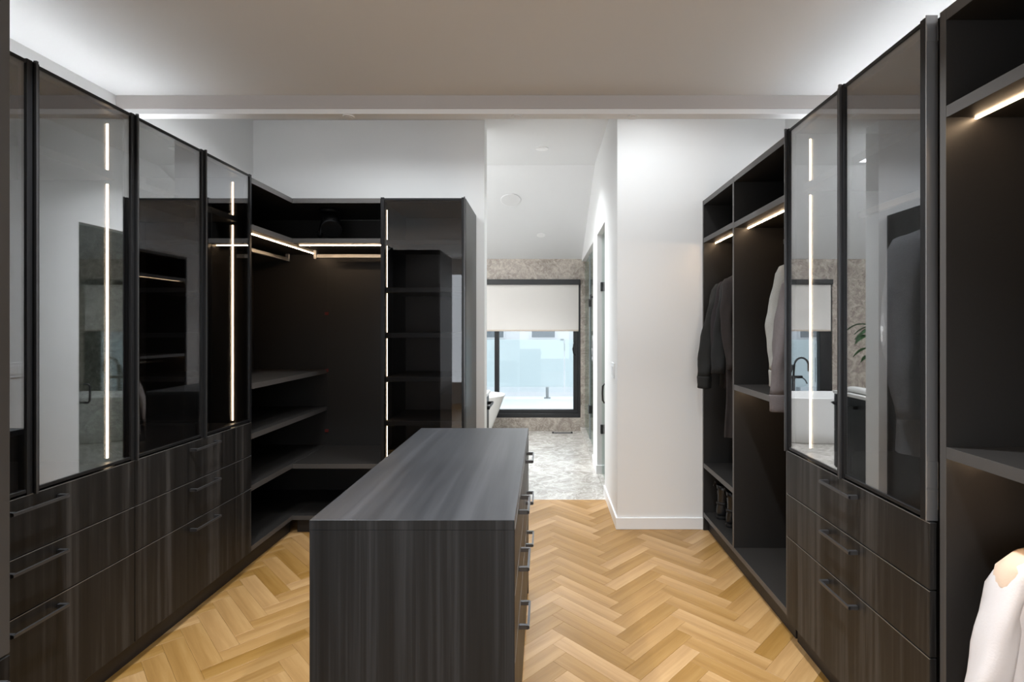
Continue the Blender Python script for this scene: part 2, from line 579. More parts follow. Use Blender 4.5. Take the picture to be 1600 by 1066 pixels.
# pier wall with the glazed door and the shower opening in its left face
YD0, YD1, ZD = 4.52, 5.17, 2.41
YS0 = 5.60
struct(boxes('wall_pier', [
    (XO1, XR, YP, YP + .12, -0.05, CH + .05),
    (XO1, XO1 + .12, YP + .12, YD0, -0.05, CH + .05),
    (XO1, XO1 + .12, YD1, YS0, -0.05, CH + .05),
    (XO1, XO1 + .12, YD0, YD1, ZD, CH + .05),
    (XO1, XO1 + .12, YS0, YW, ZD, CH + .05)], WHITE))
struct(box('wall_shower_back', 1.62, 1.74, YP + .12, YW + .1, -0.05, 2.75, STONE, None, 0))
struct(box('wall_shower_partition', XO1 + .12, 1.62, YS0 - .12, YS0, -0.05, 2.75, STONE, None, 0))
struct(box('wall_bath_left', -3.32, -3.2, YB + .17, YW + .1, -0.05, CH + .05, WHITE, None, 0))
struct(box('wall_bath_near', -3.32, XL - .12, YB, YB + .17, -0.05, CH + .05, WHITE, None, 0))
# wall behind the camera, with an opening added for the rear fill light
struct(boxes('wall_rear', [
    (XL, -1.85, YREAR - .1, YREAR, -0.05, CN), (1.25, XR, YREAR - .1, YREAR, -0.05, CN),
    (-1.85, 1.25, YREAR - .1, YREAR, -0.05, 0.4), (-1.85, 1.25, YREAR - .1, YREAR, 2.5, CN)], WHITE))
# stone window wall, made of slabs around the opening
WX0, WX1, WZ0, WZ1 = -1.81, 0.520, 0.188, 2.153
wst = struct(boxes('wall_window', [
    (-3.2, WX0, YW + .012, YW + .15, -0.05, 2.75), (WX1, 1.62, YW + .012, YW + .15, -0.05, 2.75),
    (WX0, WX1, YW + .012, YW + .15, -0.05, WZ0), (WX0, WX1, YW + .012, YW + .15, WZ1, 2.75)], STONE))
for xa, xb, za, zb in ((-3.2, -2.5, 0, 1.3), (-3.2, -2.5, 1.3, 2.7), (-2.5, WX0, 0, 1.3), (-2.5, WX0, 1.3, 2.7),
                       (WX0, -0.67, WZ1, 2.7), (-0.67, WX1, WZ1, 2.7), (WX0, -0.67, 0, WZ0), (-0.67, WX1, 0, WZ0),
                       (WX1, 0.66, 0, 2.7), (0.66, 1.62, 0, 1.3), (0.66, 1.62, 1.3, 2.7)):
    box('stone_slab', xa + .0007, xb - .0007, YW, YW + .012, za + .0007, zb - .0007, STONE, wst, 0.0008)

# baseboards
struct(box('baseboard_pier_front', XO1 - .012, 1.165, YP - .012, YP, 0, 0.085, TRIMW, None, 0.002))
struct(box('baseboard_pier_side', XO1 - .012, XO1, YP, YD0, 0, 0.085, TRIMW, None, 0.002))
struct(box('baseboard_bath_side', XO1 - .012, XO1, YD1, YS0, 0, 0.085, TRIMW, None, 0.002))
struct(box('baseboard_jamb', XO1 - .012, XO1 + .12, YD1 - .012, YD1, 0, 0.085, TRIMW, None, 0.002))
struct(box('baseboard_back', -0.56, XO0, YB - .012, YB, 0, 0.085, TRIMW, None, 0.002))
struct(box('baseboard_opening', XO0, XO0 + .012, YB - .012, YB + .17, 0, 0.085, TRIMW, None, 0.002))

# ================================================================== WINDOW + OUTSIDE
w1 = struct(thing('window_1', None, None, (0, YW, 0)))
fy0, fy1 = YW + .01, YW + .10
box('frame_head', WX0, WX1, fy0, fy1, WZ1 - .09, WZ1, BLKFRAME, w1, .003)
box('frame_sill', WX0, WX1, fy0, fy1, WZ0, WZ0 + .06, BLKFRAME, w1, .003)
box('frame_jamb', WX0, WX0 + .17, fy0, fy1, WZ0 + .06, WZ1 - .09, BLKFRAME, w1, .003)
box('frame_jamb', WX1 - .035, WX1, fy0, fy1, WZ0 + .06, WZ1 - .09, BLKFRAME, w1, .003)
box('mullion', -0.705, -0.640, fy0, fy1, WZ0 + .06, WZ1 - .09, BLKFRAME, w1, .003)
s = box('sash_rail', -0.640, WX1 - .035, fy0 + .015, fy1, WZ0 + .06, WZ0 + .11, BLKFRAME, w1, .003)
s = box('sash_stile', WX1 - .10, WX1 - .035, fy0 + .015, fy1, WZ0 + .11, WZ1 - .09, BLKFRAME, w1, .003)
bmh = bmesh.new()
add_tube(bmh, [(WX1 - .075, fy0 + .012, 1.26), (WX1 - .10, fy0 - .03, 1.24), (WX1 - .112, fy0 - .045, 1.17), (WX1 - .10, fy0 - .03, 1.10), (WX1 - .075, fy0 + .012, 1.08)], .008, 8)
link('sash_handle', bmh, BLKMET, s, smooth=True)
box('pane', WX0 + .17, -0.705, fy0 + .045, fy0 + .055, WZ0 + .06, WZ1 - .09, CLEAR, w1, 0)
box('pane', -0.640, WX1 - .10, fy0 + .045, fy0 + .055, WZ0 + .11, WZ1 - .09, CLEAR, w1, 0)

bl = thing('roller_blind', 'cream roller blind pulled halfway down over the bathroom window', 'blind', (-0.65, YW - .03, WZ1))
box('cassette', WX0 + .01, WX1 - .01, YW - .05, YW + .008, WZ1 - .075, WZ1 + .0, BLKFRAME, bl, .004)
box('fabric', WX0 + .03, WX1 - .03, YW - .016, YW - .013, 1.44, WZ1 - .06, BLIND, bl, 0)
box('hem_bar', WX0 + .03, WX1 - .03, YW - .022, YW - .008, 1.418, 1.44, plain('blind_hem', (0.60, 0.51, 0.43), .7), bl, .003)

struct(box('floor_balcony', -6, 4, YW + .15, 9.75, -.10, 0.155, SNOW, None, 0))
YG = 9.5
gx = [-4.2, -2.75, -1.2, 0.38, 1.95]
for i, (xa, xb) in enumerate(zip(gx, gx[1:])):
    lab = ['frosted balcony glass panel outside, at the far left beyond the tub', 'frosted balcony glass panel outside behind the tub faucet',
           'widest visible frosted balcony glass panel, framed by the right window pane', 'narrow visible strip of frosted balcony glass right of the vertical joint'][i]
    g = thing('balustrade_panel', lab, 'balustrade', ((xa + xb) / 2, YG, 0.155), 'frosted glass balcony balustrade')
    box('glass_sheet', xa + .012, xb - .012, YG, YG + .015, 0.37, 1.245, FROST, g, .002)
    box('clear_strip', xa + .012, xb - .012, YG, YG + .015, 0.27, 0.369, CLEAR, g, 0)
    for fx in ((xa + .32), (xb - .32)):
        sp = box('spigot', fx - .028, fx + .028, YG - .03, YG + .045, 0.165, 0.36, CONC, g, .006)
        box('base_plate', fx - .06, fx + .06, YG - .06, YG + .075, 0.155, 0.170, CONC, sp, .004)
    box('clamp', xb - .075, xb - .012, YG - .012, YG + .027, 1.235, 1.26, CONC, g, .003)
fb = thing('far_building', 'pale grey building with dark windows beyond the balcony glass', 'building', (0, 19, -3))
box('wall', -14, 10, 19, 23, -3, 6.5, FACADE, fb, 0)
for i in range(9):
    for zz in (-0.6, 1.05, 3.4):
        x = -10 + i * 1.9
        w = box('window', x, x + .95, 18.95, 19.02, zz, zz + .42 if zz == 1.05 else zz + 1.0, FACADE, fb, 0)
        box('pane', x + .05, x + .90, 18.94, 18.96, zz + .04, (zz + .38) if zz == 1.05 else zz + .95, FARWIN, w, 0)
box('parapet', -14, 10, 18.8, 19.0, 0.62, 0.86, CONC, fb, 0)
box('roof', -14.2, 10.2, 18.8, 23.2, 6.5, 6.7, SNOW, fb, 0)
struct(box('ground', -30, 30, 9.75, 40, -3.2, -3.0, SNOW, None, 0))

# ================================================================== CABINET PARTS
TOPZ = 2.405
TK = 0.105
TH = 0.022        # board thickness


def handle(parent, side, xf, yc, z, length=0.20, out=0.036, mat=HANDLE):
    """flat bar pull on two posts; side=+1: front faces +x, -1: faces -x"""
    xo = xf + side * out
    bm = bmesh.new()
    add_box(bm, xo - side * .008, xo, yc - length / 2, yc + length / 2, z - .005, z + .005)
    for s_ in (-1, 1):
        ya = yc + s_ * (length / 2 - .006)
        add_box(bm, xf, xo - side * .004, ya - .006, ya + .006, z - .007, z + .007)
    return link('handle', bm, mat, parent)


def drawers(parent, side, xf, y0, y1, zs, th=0.021, hl=0.20, mat=DRAWER):
    yc = (y0 + y1) / 2
    for za, zb in zs:
        d = box('drawer', xf - side * th, xf, y0 + .0015, y1 - .0015, za + .0018, zb - .0018, mat, parent, .0015)
        box('edge_band', xf - side * .004, xf + side * .0004, y0 + .002, y1 - .002, zb - .0042, zb - .0020, GUNMET, d, 0)
        handle(d, side, xf, yc, zb - .042, hl)


DZ = [(0.107, 0.500), (0.500, 0.700), (0.700, 0.902)]


def glass_door(parent, side, xf, y0, y1, z0=0.908, z1=TOPZ, hinge_y=None, grip='near'):
    """framed smoked-glass door; front plane at xf"""
    st = .022
    d = box('door_stile', xf - side * .034, xf - side * .002, y0 + .002, y0 + st, z0 - .006, z1, BLKMET, parent, .001)
    d2 = box('door_stile', xf - side * .034, xf - side * .002, y1 - st, y1 - .002, z0 - .006, z1, BLKMET, parent, .001)
    box('door_rail', xf - side * .034, xf - side * .004, y0 + st, y1 - st, z1 - .016, z1 - .004, BLKMET, parent, .001)
    box('door_rail', xf - side * .034, xf - side * .004, y0 + st, y1 - st, z0, z0 + .012, BLKMET, parent, .001)
    box('glass_pane', xf - side * .012, xf - side * .008, y0 + st - .004, y1 - st + .004, z0 + .010, z1 - .014, GLASS, parent, 0)
    gy = y0 if grip == 'near' else y1
    sgn = 1 if grip == 'near' else -1
    g = box('grip_profile', xf - side * .004, xf + side * .008, gy + sgn * .001, gy + sgn * .009, z0 - .010, z1 + .004, GRIP, d if grip == 'near' else d2, .001)
    return d


def led(parent, x0, x1, y0, y1, z0, z1, mat=None):
    return box('led_strip', x0, x1, y0, y1, z0, z1, mat or LED, parent, 0)


def shelf_x(parent, x0, x1, y0, y1, z, side, th=0.033, name='shelf'):
    """shelf board along a side wall with a lighter front edge band; x0 = front"""
    b = box(name, x0 + (.001 if x1 > x0 else -.001), x1, y0, y1, z - th, z, LAM, parent, .0008)
    box('edge_band', x0, x0 + (.0012 if x1 > x0 else -.0012), y0, y1, z - th, z, EDGE, b, 0)
    return b


def panel_x(parent, x0, x1, y0, y1, z0, z1, name='side_panel'):
    b = box(name, x0 + (.001 if x1 > x0 else -.001), x1, y0, y1, z0, z1, LAM, parent, .0008)
    box('edge_band', x0, x0 + (.0012 if x1 > x0 else -.0012), y0, y1, z0, z1, EDGE, b, 0)
    return b


# ================================================================== LEFT RUN
XLF = -1.78              # door / drawer faces
XLB = XL + .004          # back of carcass
XLC = XLF - .036         # carcass front
YL0, YL1, YL2 = 1.340, 2.228, 3.116


def glass_unit(name, label, side, xf, xb, y0, y1, doors, led_far=True, grp=None):
    cx = (xf + xb) / 2
    t = thing(name, label, 'cabinet', (cx, (y0 + y1) / 2, 0), grp)
    xc = xf - side * .036
    box('side_panel', xc, xb, y0, y0 + TH, 0.106, TOPZ - .003, LAM, t)
    box('side_panel', xc, xb, y1 - TH, y1, 0.106, TOPZ - .003, LAM, t)
    box('top_panel', xc, xb, y0 + TH, y1 - TH, TOPZ - .025, TOPZ - .003, LAM, t)
    box('base_panel', xc, xb, y0 + TH, y1 - TH, 0.107, 0.129, LAM, t)
    box('counter_panel', xc, xb, y0 + TH, y1 - TH, 0.878, 0.900, LAM, t)
    box('back_panel', xb + side * .012, xb, y0 + TH, y1 - TH, 0.129, TOPZ - .025, LAM, t, 0)
    box('shelf', xc - side * .03, xb + side * .012, y0 + TH, y1 - TH, 2.112, 2.145, LAM, t)
    box('toe_kick', xf - side * .052, xf - side * .070, y0, y1, 0, 0.105, TOE, t, 0)
    drawers(t, side, xf, y0, y1, DZ)
    for d in doors:
        glass_door(t, side, xf + side * .004, *d[:2], grip=d[2])
    if led_far:
        xl = xf - side * .100
        for za, zb in ((0.915, 2.095), (2.150, TOPZ - .05)):
            led(t, xl - .004, xl + .004, y1 - TH - .004, y1 - TH, za, zb, LEDV)
    return t


glass_unit('glass_cabinet', 'left dark cabinet with wide smoked glass door nearest the camera, switch plate reflected', 1, XLF, XLB, YL0, YL1,
           [(YL0, 1.783, 'near'), (1.783, YL1, 'near')], grp='glass fronted wardrobe cabinets')
glass_unit('glass_cabinet', 'left dark cabinet with two smoked glass doors beside the open corner shelves', 1, XLF, XLB, YL1, YL2,
           [(YL1, 2.68, 'near'), (2.68, YL2, 'near')], grp='glass fronted wardrobe cabinets')

# tall plain cabinet at the near left edge of the picture
t = thing('tall_cabinet', 'tall plain dark cabinet cut off at the left edge of the picture', 'cabinet', (-1.8, 0.8, 0))
box('carcass', XLB, -1.265, 0.42, 1.195, 0.1, TOPZ, LAM, t)
box('toe_kick', XLB, -1.31, 0.44, 1.18, 0, 0.1, TOE, t, 0)
dd = box('door', -1.265, -1.245, 0.42, 1.195, 0.72, TOPZ, EDGE, t, .002)
dd = box('drawer', -1.265, -1.245, 0.42, 1.195, 0.107, 0.716, DRAWER, t, .002)
handle(dd, 1, -1.245, 1.06, 0.672, 0.2)

# open corner unit along the left wall
XLO = -1.800
t = thing('open_shelving', 'open dark corner shelving along the left wall with lit hanging rail', 'shelving', (-2.1, 3.65, 0))
YC1 = YB - .004
panel_x(t, XLO, XLB, YL2, YL2 + TH, .101, TOPZ - .01)
box('back_panel', XLB, XLB + .012, YL2 + TH, YC1, 0.1, TOPZ - .04, LAM, t, 0)
shelf_x(t, XLO, XLB, YL2 + TH, YC1, TOPZ - .005, 1, .034, 'top_panel')
shelf_x(t, XLO, XLB + .012, YL2 + TH, YC1, 2.113, 1)
led(t, -1.884, -1.876, YL2 + TH, YC1 - .07, 2.0755, 2.0795)
box('back_panel', XLB + .013, XLO + .002, YC1 - .011, YC1, 0.1, TOPZ - .04, LAM, t, 0)
for z in (1.130, 0.822, 0.503):
    shelf_x(t, XLO if z > .6 else XLO, XLB + .012, YL2 + TH, YC1 - .012 if z > .6 else YC1 - .012, z, 1)
shelf_x(t, XLO, XLB + .012, YL2 + TH, YC1 - .012, 0.130, 1, .03, 'base_panel')
box('toe_kick', XLO - .035, XLO - .05, YL2, 3.70, 0, 0.1, TOE, t, 0)
box('hanging_rail', -2.115, -2.095, YL2 + TH, 4.20, 2.018, 2.048, GUNMET, t, .003)
box('rail_bracket', -2.12, -2.09, 4.195, 4.215, 2.018, 2.08, GUNMET, t, .002)

# corner hanging unit against the back wall
YBF = 3.66
XB0, XB1 = XLO, -1.170
t = thing('hanging_unit', 'open dark hanging unit in the far corner left of the tall display cabinet', 'wardrobe', (-1.48, 3.95, 0))


def shelf_y(parent, x0, x1, y0, y1, z, th=.033, name='shelf'):
    b = box(name, x0, x1, y0 + .001, y1, z - th, z, LAM, parent, .0008)
    box('edge_band', x0, x1, y0, y0 + .0012, z - th, z, EDGE, b, 0)
    return b


shelf_y(t, XB0 + .001, XB1, YBF, YC1 - .012, TOPZ - .005, .034, 'top_panel')
shelf_y(t, XB0 + .001, XB1, YBF, YC1 - .012, 2.113)
shelf_y(t, XB0 + .001, XB1, YBF, YC1 - .012, 0.500)
shelf_y(t, XB0 + .001, XB1, YBF, YC1 - .012, 0.130, .03, 'base_panel')
box('back_panel', XB0 + .002, XB1, YC1 - .012, YC1, 0.13, 2.08, LAM, t, .001)
box('back_panel', XB0 + .002, XB1, YC1 - .012, YC1, 2.081, TOPZ - .04, LAM, t, .001)
box('toe_kick', XB0 + .02, XB1, YBF + .035, YBF + .05, 0, 0.1, TOE, t, 0)
led(t, XB0 + .012, XB1 - .004, YBF + .087, YBF + .095, 2.0755, 2.0795)
box('hanging_rail', -1.79, XB1 - .002, 3.99, 4.01, 2.018, 2.048, GUNMET, t, .003)
box('rail_bracket', -1.795, -1.772, 3.985, 4.015, 2.01, 2.08, GUNMET, t, .002)
for z in (1.59, 1.12, 0.62):
    box('connector_cover', -1.815, -1.785, YC1 - .018, YC1 - .012, z - .012, z + .012, REDM, t, .001)

# black spotlight under the top panel
t = thing('spotlight', 'black adjustable spotlight hanging under the top panel of the corner unit', 'spotlight', (-1.615, 3.86, 2.366))
cyl('base_disc', (-1.615, 3.86, 2.366), (-1.615, 3.86, 2.336), .075, SPOT, t, n=32, smooth=True)
bm = bmesh.new()
add_tube(bm, [(-1.66, 3.86, 2.336), (-1.665, 3.86, 2.30), (-1.64, 3.85, 2.26)], .012, 10)
add_tube(bm, [(-1.55, 3.86, 2.336), (-1.545, 3.86, 2.30), (-1.56, 3.85, 2.27)], .012, 10)
link('yoke', bm, SPOT, t, smooth=True)
hd = cyl('lamp_head', (-1.615, 3.90, 2.325), (-1.56, 3.76, 2.20), .055, SPOT, t, r1=.068, n=28, smooth=True)
cyl('bezel', (-1.563, 3.768, 2.207), (-1.557, 3.753, 2.193), .072, SPOT, hd, n=28)
cyl('arm', (-1.655, 3.84, 2.27), (-1.665, 3.80, 2.15), .018, SPOT, t, n=14, smooth=True)
cyl('knob', (-1.685, 3.80, 2.175), (-1.662, 3.80, 2.175), .016, SPOT, t, n=14)

# tall glass display cabinet
XD0, XD1 = -1.170, -0.563
t = thing('display_cabinet', 'tall black glass display cabinet with lit shelves at the end of the back wall', 'cabinet', ((XD0 + XD1) / 2, 3.95, 0))
yf = YBF
box('side_panel', XD0, XD0 + TH, yf + .036, YC1, 0, TOPZ, LAM, t)
box('side_panel', XD1 - TH, XD1 - .002, yf + .036, YC1, 0, TOPZ, LAM, t)
tag(box('end_panel', XD1 - .002, XD1, yf + .030, YC1, 0, TOPZ, LAMSIDE, t, 0), 'satin graphite end panel facing the bathroom opening')
box('top_panel', XD0 + TH, XD1 - TH, yf + .036, YC1, TOPZ - .024, TOPZ, LAM, t)
box('back_panel', XD0 + TH, XD1 - TH, YC1 - .012, YC1, .1, TOPZ - .024, LAM, t, 0)
box('base_panel', XD0 + TH, XD1 - TH, yf + .036, YC1 - .012, .105, .13, LAM, t)
box('toe_kick', XD0, XD1 - .002, yf + .05, yf + .065, 0, .1, TOE, t, 0)
zsh = [2.113, 1.765, 1.435, 1.115, 0.795, 0.465]
for z in zsh:
    b = box('shelf', XD0 + TH, XD1 - TH, yf + .062, YC1 - .012, z - .033, z, LAM, t)
edges = [TOPZ - .03] + zsh + [.14]
for za, zb in zip(edges[1:], edges):
    led(t, XD0 + TH, XD0 + TH + .0025, yf + .080, yf + .086, za + .006, zb - .04, LEDV)
# door
box('door_stile', XD0 + .002, XD0 + .026, yf, yf + .032, .107, TOPZ + .002, BLKMET, t, .001)
box('door_stile', XD1 - .026, XD1 - .002, yf, yf + .032, .107, TOPZ + .002, BLKMET, t, .001)
box('door_rail', XD0 + .026, XD1 - .026, yf + .002, yf + .032, TOPZ - .018, TOPZ - .003, BLKMET, t, .001)
box('door_rail', XD0 + .026, XD1 - .026, yf + .002, yf + .032, .107, .125, BLKMET, t, .001)
box('glass_pane', XD0 + .022, XD1 - .022, yf + .006, yf + .010, .12, TOPZ - .014, GLASS, t, 0)
box('grip_profile', XD1 - .010, XD1 - .001, yf - .008, yf + .004, .10, TOPZ + .006, GRIP, t, .001)

# ================================================================== RIGHT RUN
XRF = 1.140
XRO = 1.160
XRB = XR - .004
YR = [3.745, 3.150, 2.430, 1.500, 0.55]
# far narrow open unit
t = thing('open_wardrobe', 'narrow open wardrobe bay beside the white pier, holding black jackets and boots', 'wardrobe', (1.46, 3.45, 0), 'open wardrobe bays on the right')
panel_x(t, XRO, XRB, YR[0] - TH, YR[0], 0, TOPZ - .005)
panel_x(t, XRO, XRB, YR[1] - TH, YR[1], .101, TOPZ - .005)
ya, yb = YR[1], YR[0] - TH
shelf_x(t, XRO + .001, XRB, ya, yb, TOPZ - .005, -1, .034, 'top_panel')
shelf_x(t, XRO + .001, XRB, ya, yb, 2.125, -1)
shelf_x(t, XRO + .001, XRB, ya, yb, 0.490, -1)
shelf_x(t, XRO + .001, XRB, ya, yb, 0.130, -1, .03, 'base_panel')
box('back_panel', XRB - .012, XRB, ya, yb, .13, TOPZ - .04, LAM, t, 0)
box('toe_kick', XRO + .035, XRO + .05, YR[1] - TH, YR[0], 0, .1, TOE, t, 0)
led(t, XRO + .084, XRO + .092, ya, yb, 2.0875, 2.0915)
box('hanging_rail', 1.46, 1.48, ya, yb, 1.985, 2.015, GUNMET, t, .003)
# second open bay
t = thing('open_wardrobe', 'open wardrobe bay with grey sweater beside the right glass cabinet', 'wardrobe', (1.46, 2.8, 0), 'open wardrobe bays on the right')
ya, yb = YR[2] + TH, YR[1] - TH
panel_x(t, XRO, XRB, YR[2], YR[2] + TH, .101, TOPZ - .005)
shelf_x(t, XRO + .001, XRB, ya, yb, TOPZ - .005, -1, .034, 'top_panel')
shelf_x(t, XRO + .001, XRB, ya, yb, 2.118, -1)
shelf_x(t, XRO + .001, XRB, ya, yb, 1.128, -1)
shelf_x(t, XRO + .001, XRB, ya, yb, 0.130, -1, .03, 'base_panel')
box('back_panel', XRB - .012, XRB, ya, yb, .13, TOPZ - .04, LAM, t, 0)
box('toe_kick', XRO + .035, XRO + .05, YR[2], yb, 0, .1, TOE, t, 0)
led(t, XRO + .084, XRO + .092, ya, yb, 2.0805, 2.0845)
led(t, XRO + .084, XRO + .092, ya, yb, 1.0905, 1.0945)
box('hanging_rail', 1.46, 1.48, ya, yb, 1.985, 2.015, GUNMET, t, .003)
# glass cabinet with drawers
tr_ = glass_unit('glass_cabinet', 'right dark cabinet with smoked glass doors reflecting the bathroom, three drawers below', -1, XRF, XRB, 1.512, 2.407,
                 [(1.528, 1.966, 'far'), (1.966, 2.407, 'far')], led_far=True, grp='glass fronted wardrobe cabinets')
box('hanging_rail', 1.46, 1.48, 1.534, 2.385, 1.985, 2.015, GUNMET, tr_, .003)
for za, zb in ((2.330, 2.375), (0.935, 0.995), (1.0, 1.08)):
    box('hinge_block', XRF - .002, XRF + .032, 1.5225, 1.5236, za, zb, GUNMET, tr_, .001)
box('stile_cover', XRF - .003, XRF + .033, 1.5235, 1.5275, .902, TOPZ + .004, GUNMET, tr_, .001)
box('filler', XRF + .04, XRF + .06, 1.502, 1.512, .1, TOPZ - .01, TOE, tr_, 0)
# near open bay
t = thing('open_wardrobe', 'open wardrobe bay at the right edge of the picture with a white shirt', 'wardrobe', (1.46, 1.0, 0), 'open wardrobe bays on the right')
ya, yb = YR[4] + TH, YR[3] - TH
panel_x(t, XRO, XRB, YR[3] - TH, YR[3], 0, TOPZ - .005)
panel_x(t, XRO, XRB, YR[4], YR[4] + TH, 0, TOPZ - .005)
shelf_x(t, XRO + .001, XRB, ya, yb, TOPZ - .005, -1, .034, 'top_panel')
shelf_x(t, XRO + .001, XRB, ya, yb, 2.118, -1)
shelf_x(t, XRO + .001, XRB, ya, yb, 1.133, -1)
shelf_x(t, XRO + .001, XRB, ya, yb, 0.130, -1, .03, 'base_panel')
box('back_panel', XRB - .012, XRB, ya, yb, .13, TOPZ - .04, LAM, t, 0)
box('toe_kick', XRO + .035, XRO + .05, YR[4], YR[3], 0, .1, TOE, t, 0)
led(t, XRO + .084, XRO + .092, ya, yb, 2.0805, 2.0845)
led(t, XRO + .084, XRO + .092, ya, yb, 1.0955, 1.0995)
box('hanging_rail', 1.46, 1.48, ya, yb, 1.02, 1.05, GUNMET, t, .003)

# cove lights lying on top of the cabinets
for i, (xa, xb, ya, yb, lab) in enumerate((
        (-2.30, -2.27, 1.35, 3.6, 'slim cove light lying on top of the left cabinets'),
        (1.66, 1.69, 0.6, 3.6, 'slim cove light lying on top of the right cabinets'))):
    c = thing('cove_light', lab, 'light', ((xa + xb) / 2, (ya + yb) / 2, TOPZ))
    box('channel', xa, xb, ya, yb, TOPZ, TOPZ + .010, GUNMET, c, 0)
    box('diffuser', xa + .003, xb - .003, ya + .003, yb - .003, TOPZ + .010, TOPZ + .014, LEDTOP, c, 0)

# ================================================================== ISLAND
XI0, XI1, YI0, YI1, ZI = -0.686, -0.086, 1.497, 2.860, 0.915
t = thing('island', 'charcoal wood-grain dresser island with drawers in the middle of the floor', 'island', ((XI0 + XI1) / 2, (YI0 + YI1) / 2, 0))
box('top', XI0, XI1, YI0, YI1, ZI - .028, ZI, ISLTOP, t, .0012)
box('end_panel', XI0, XI1, YI0, YI0 + .02, 0, ZI - .0285, ISLEND, t, .001)
box('edge_band', XI0, XI1, YI0 - .001, YI0 + .0005, ZI - .028, ZI - .0008, ISLEND, t, 0)
box('end_panel', XI0, XI1, YI1 - .02, YI1, 0, ZI - .0285, DRAWER, t, .001)
box('side_panel', XI0, XI0 + .02, YI0 + .02, YI1 - .02, .09, ZI - .0285, DRAWER, t, .001)
box('carcass', XI0 + .02, XI1 - .022, YI0 + .02, YI1 - .02, .09, ZI - .03, LAM, t, 0)
box('toe_kick', XI0 + .05, XI1 - .05, YI0 + .02, YI1 - .02, 0, .09, TOE, t, 0)
ym = (YI0 + YI1) / 2
for y0, y1 in ((YI0 + .021, ym), (ym, YI1 - .021)):
    drawers(t, 1, XI1, y0, y1, [(.09, .485), (.485, .685), (.685, .882)], hl=.165)

# ================================================================== GARMENTS


def wrinkle(p, amp, f=9.0, seed=0.0):
    return noise.noise(Vector((p[0] * f + seed, p[1] * f, p[2] * f * .45))) * amp


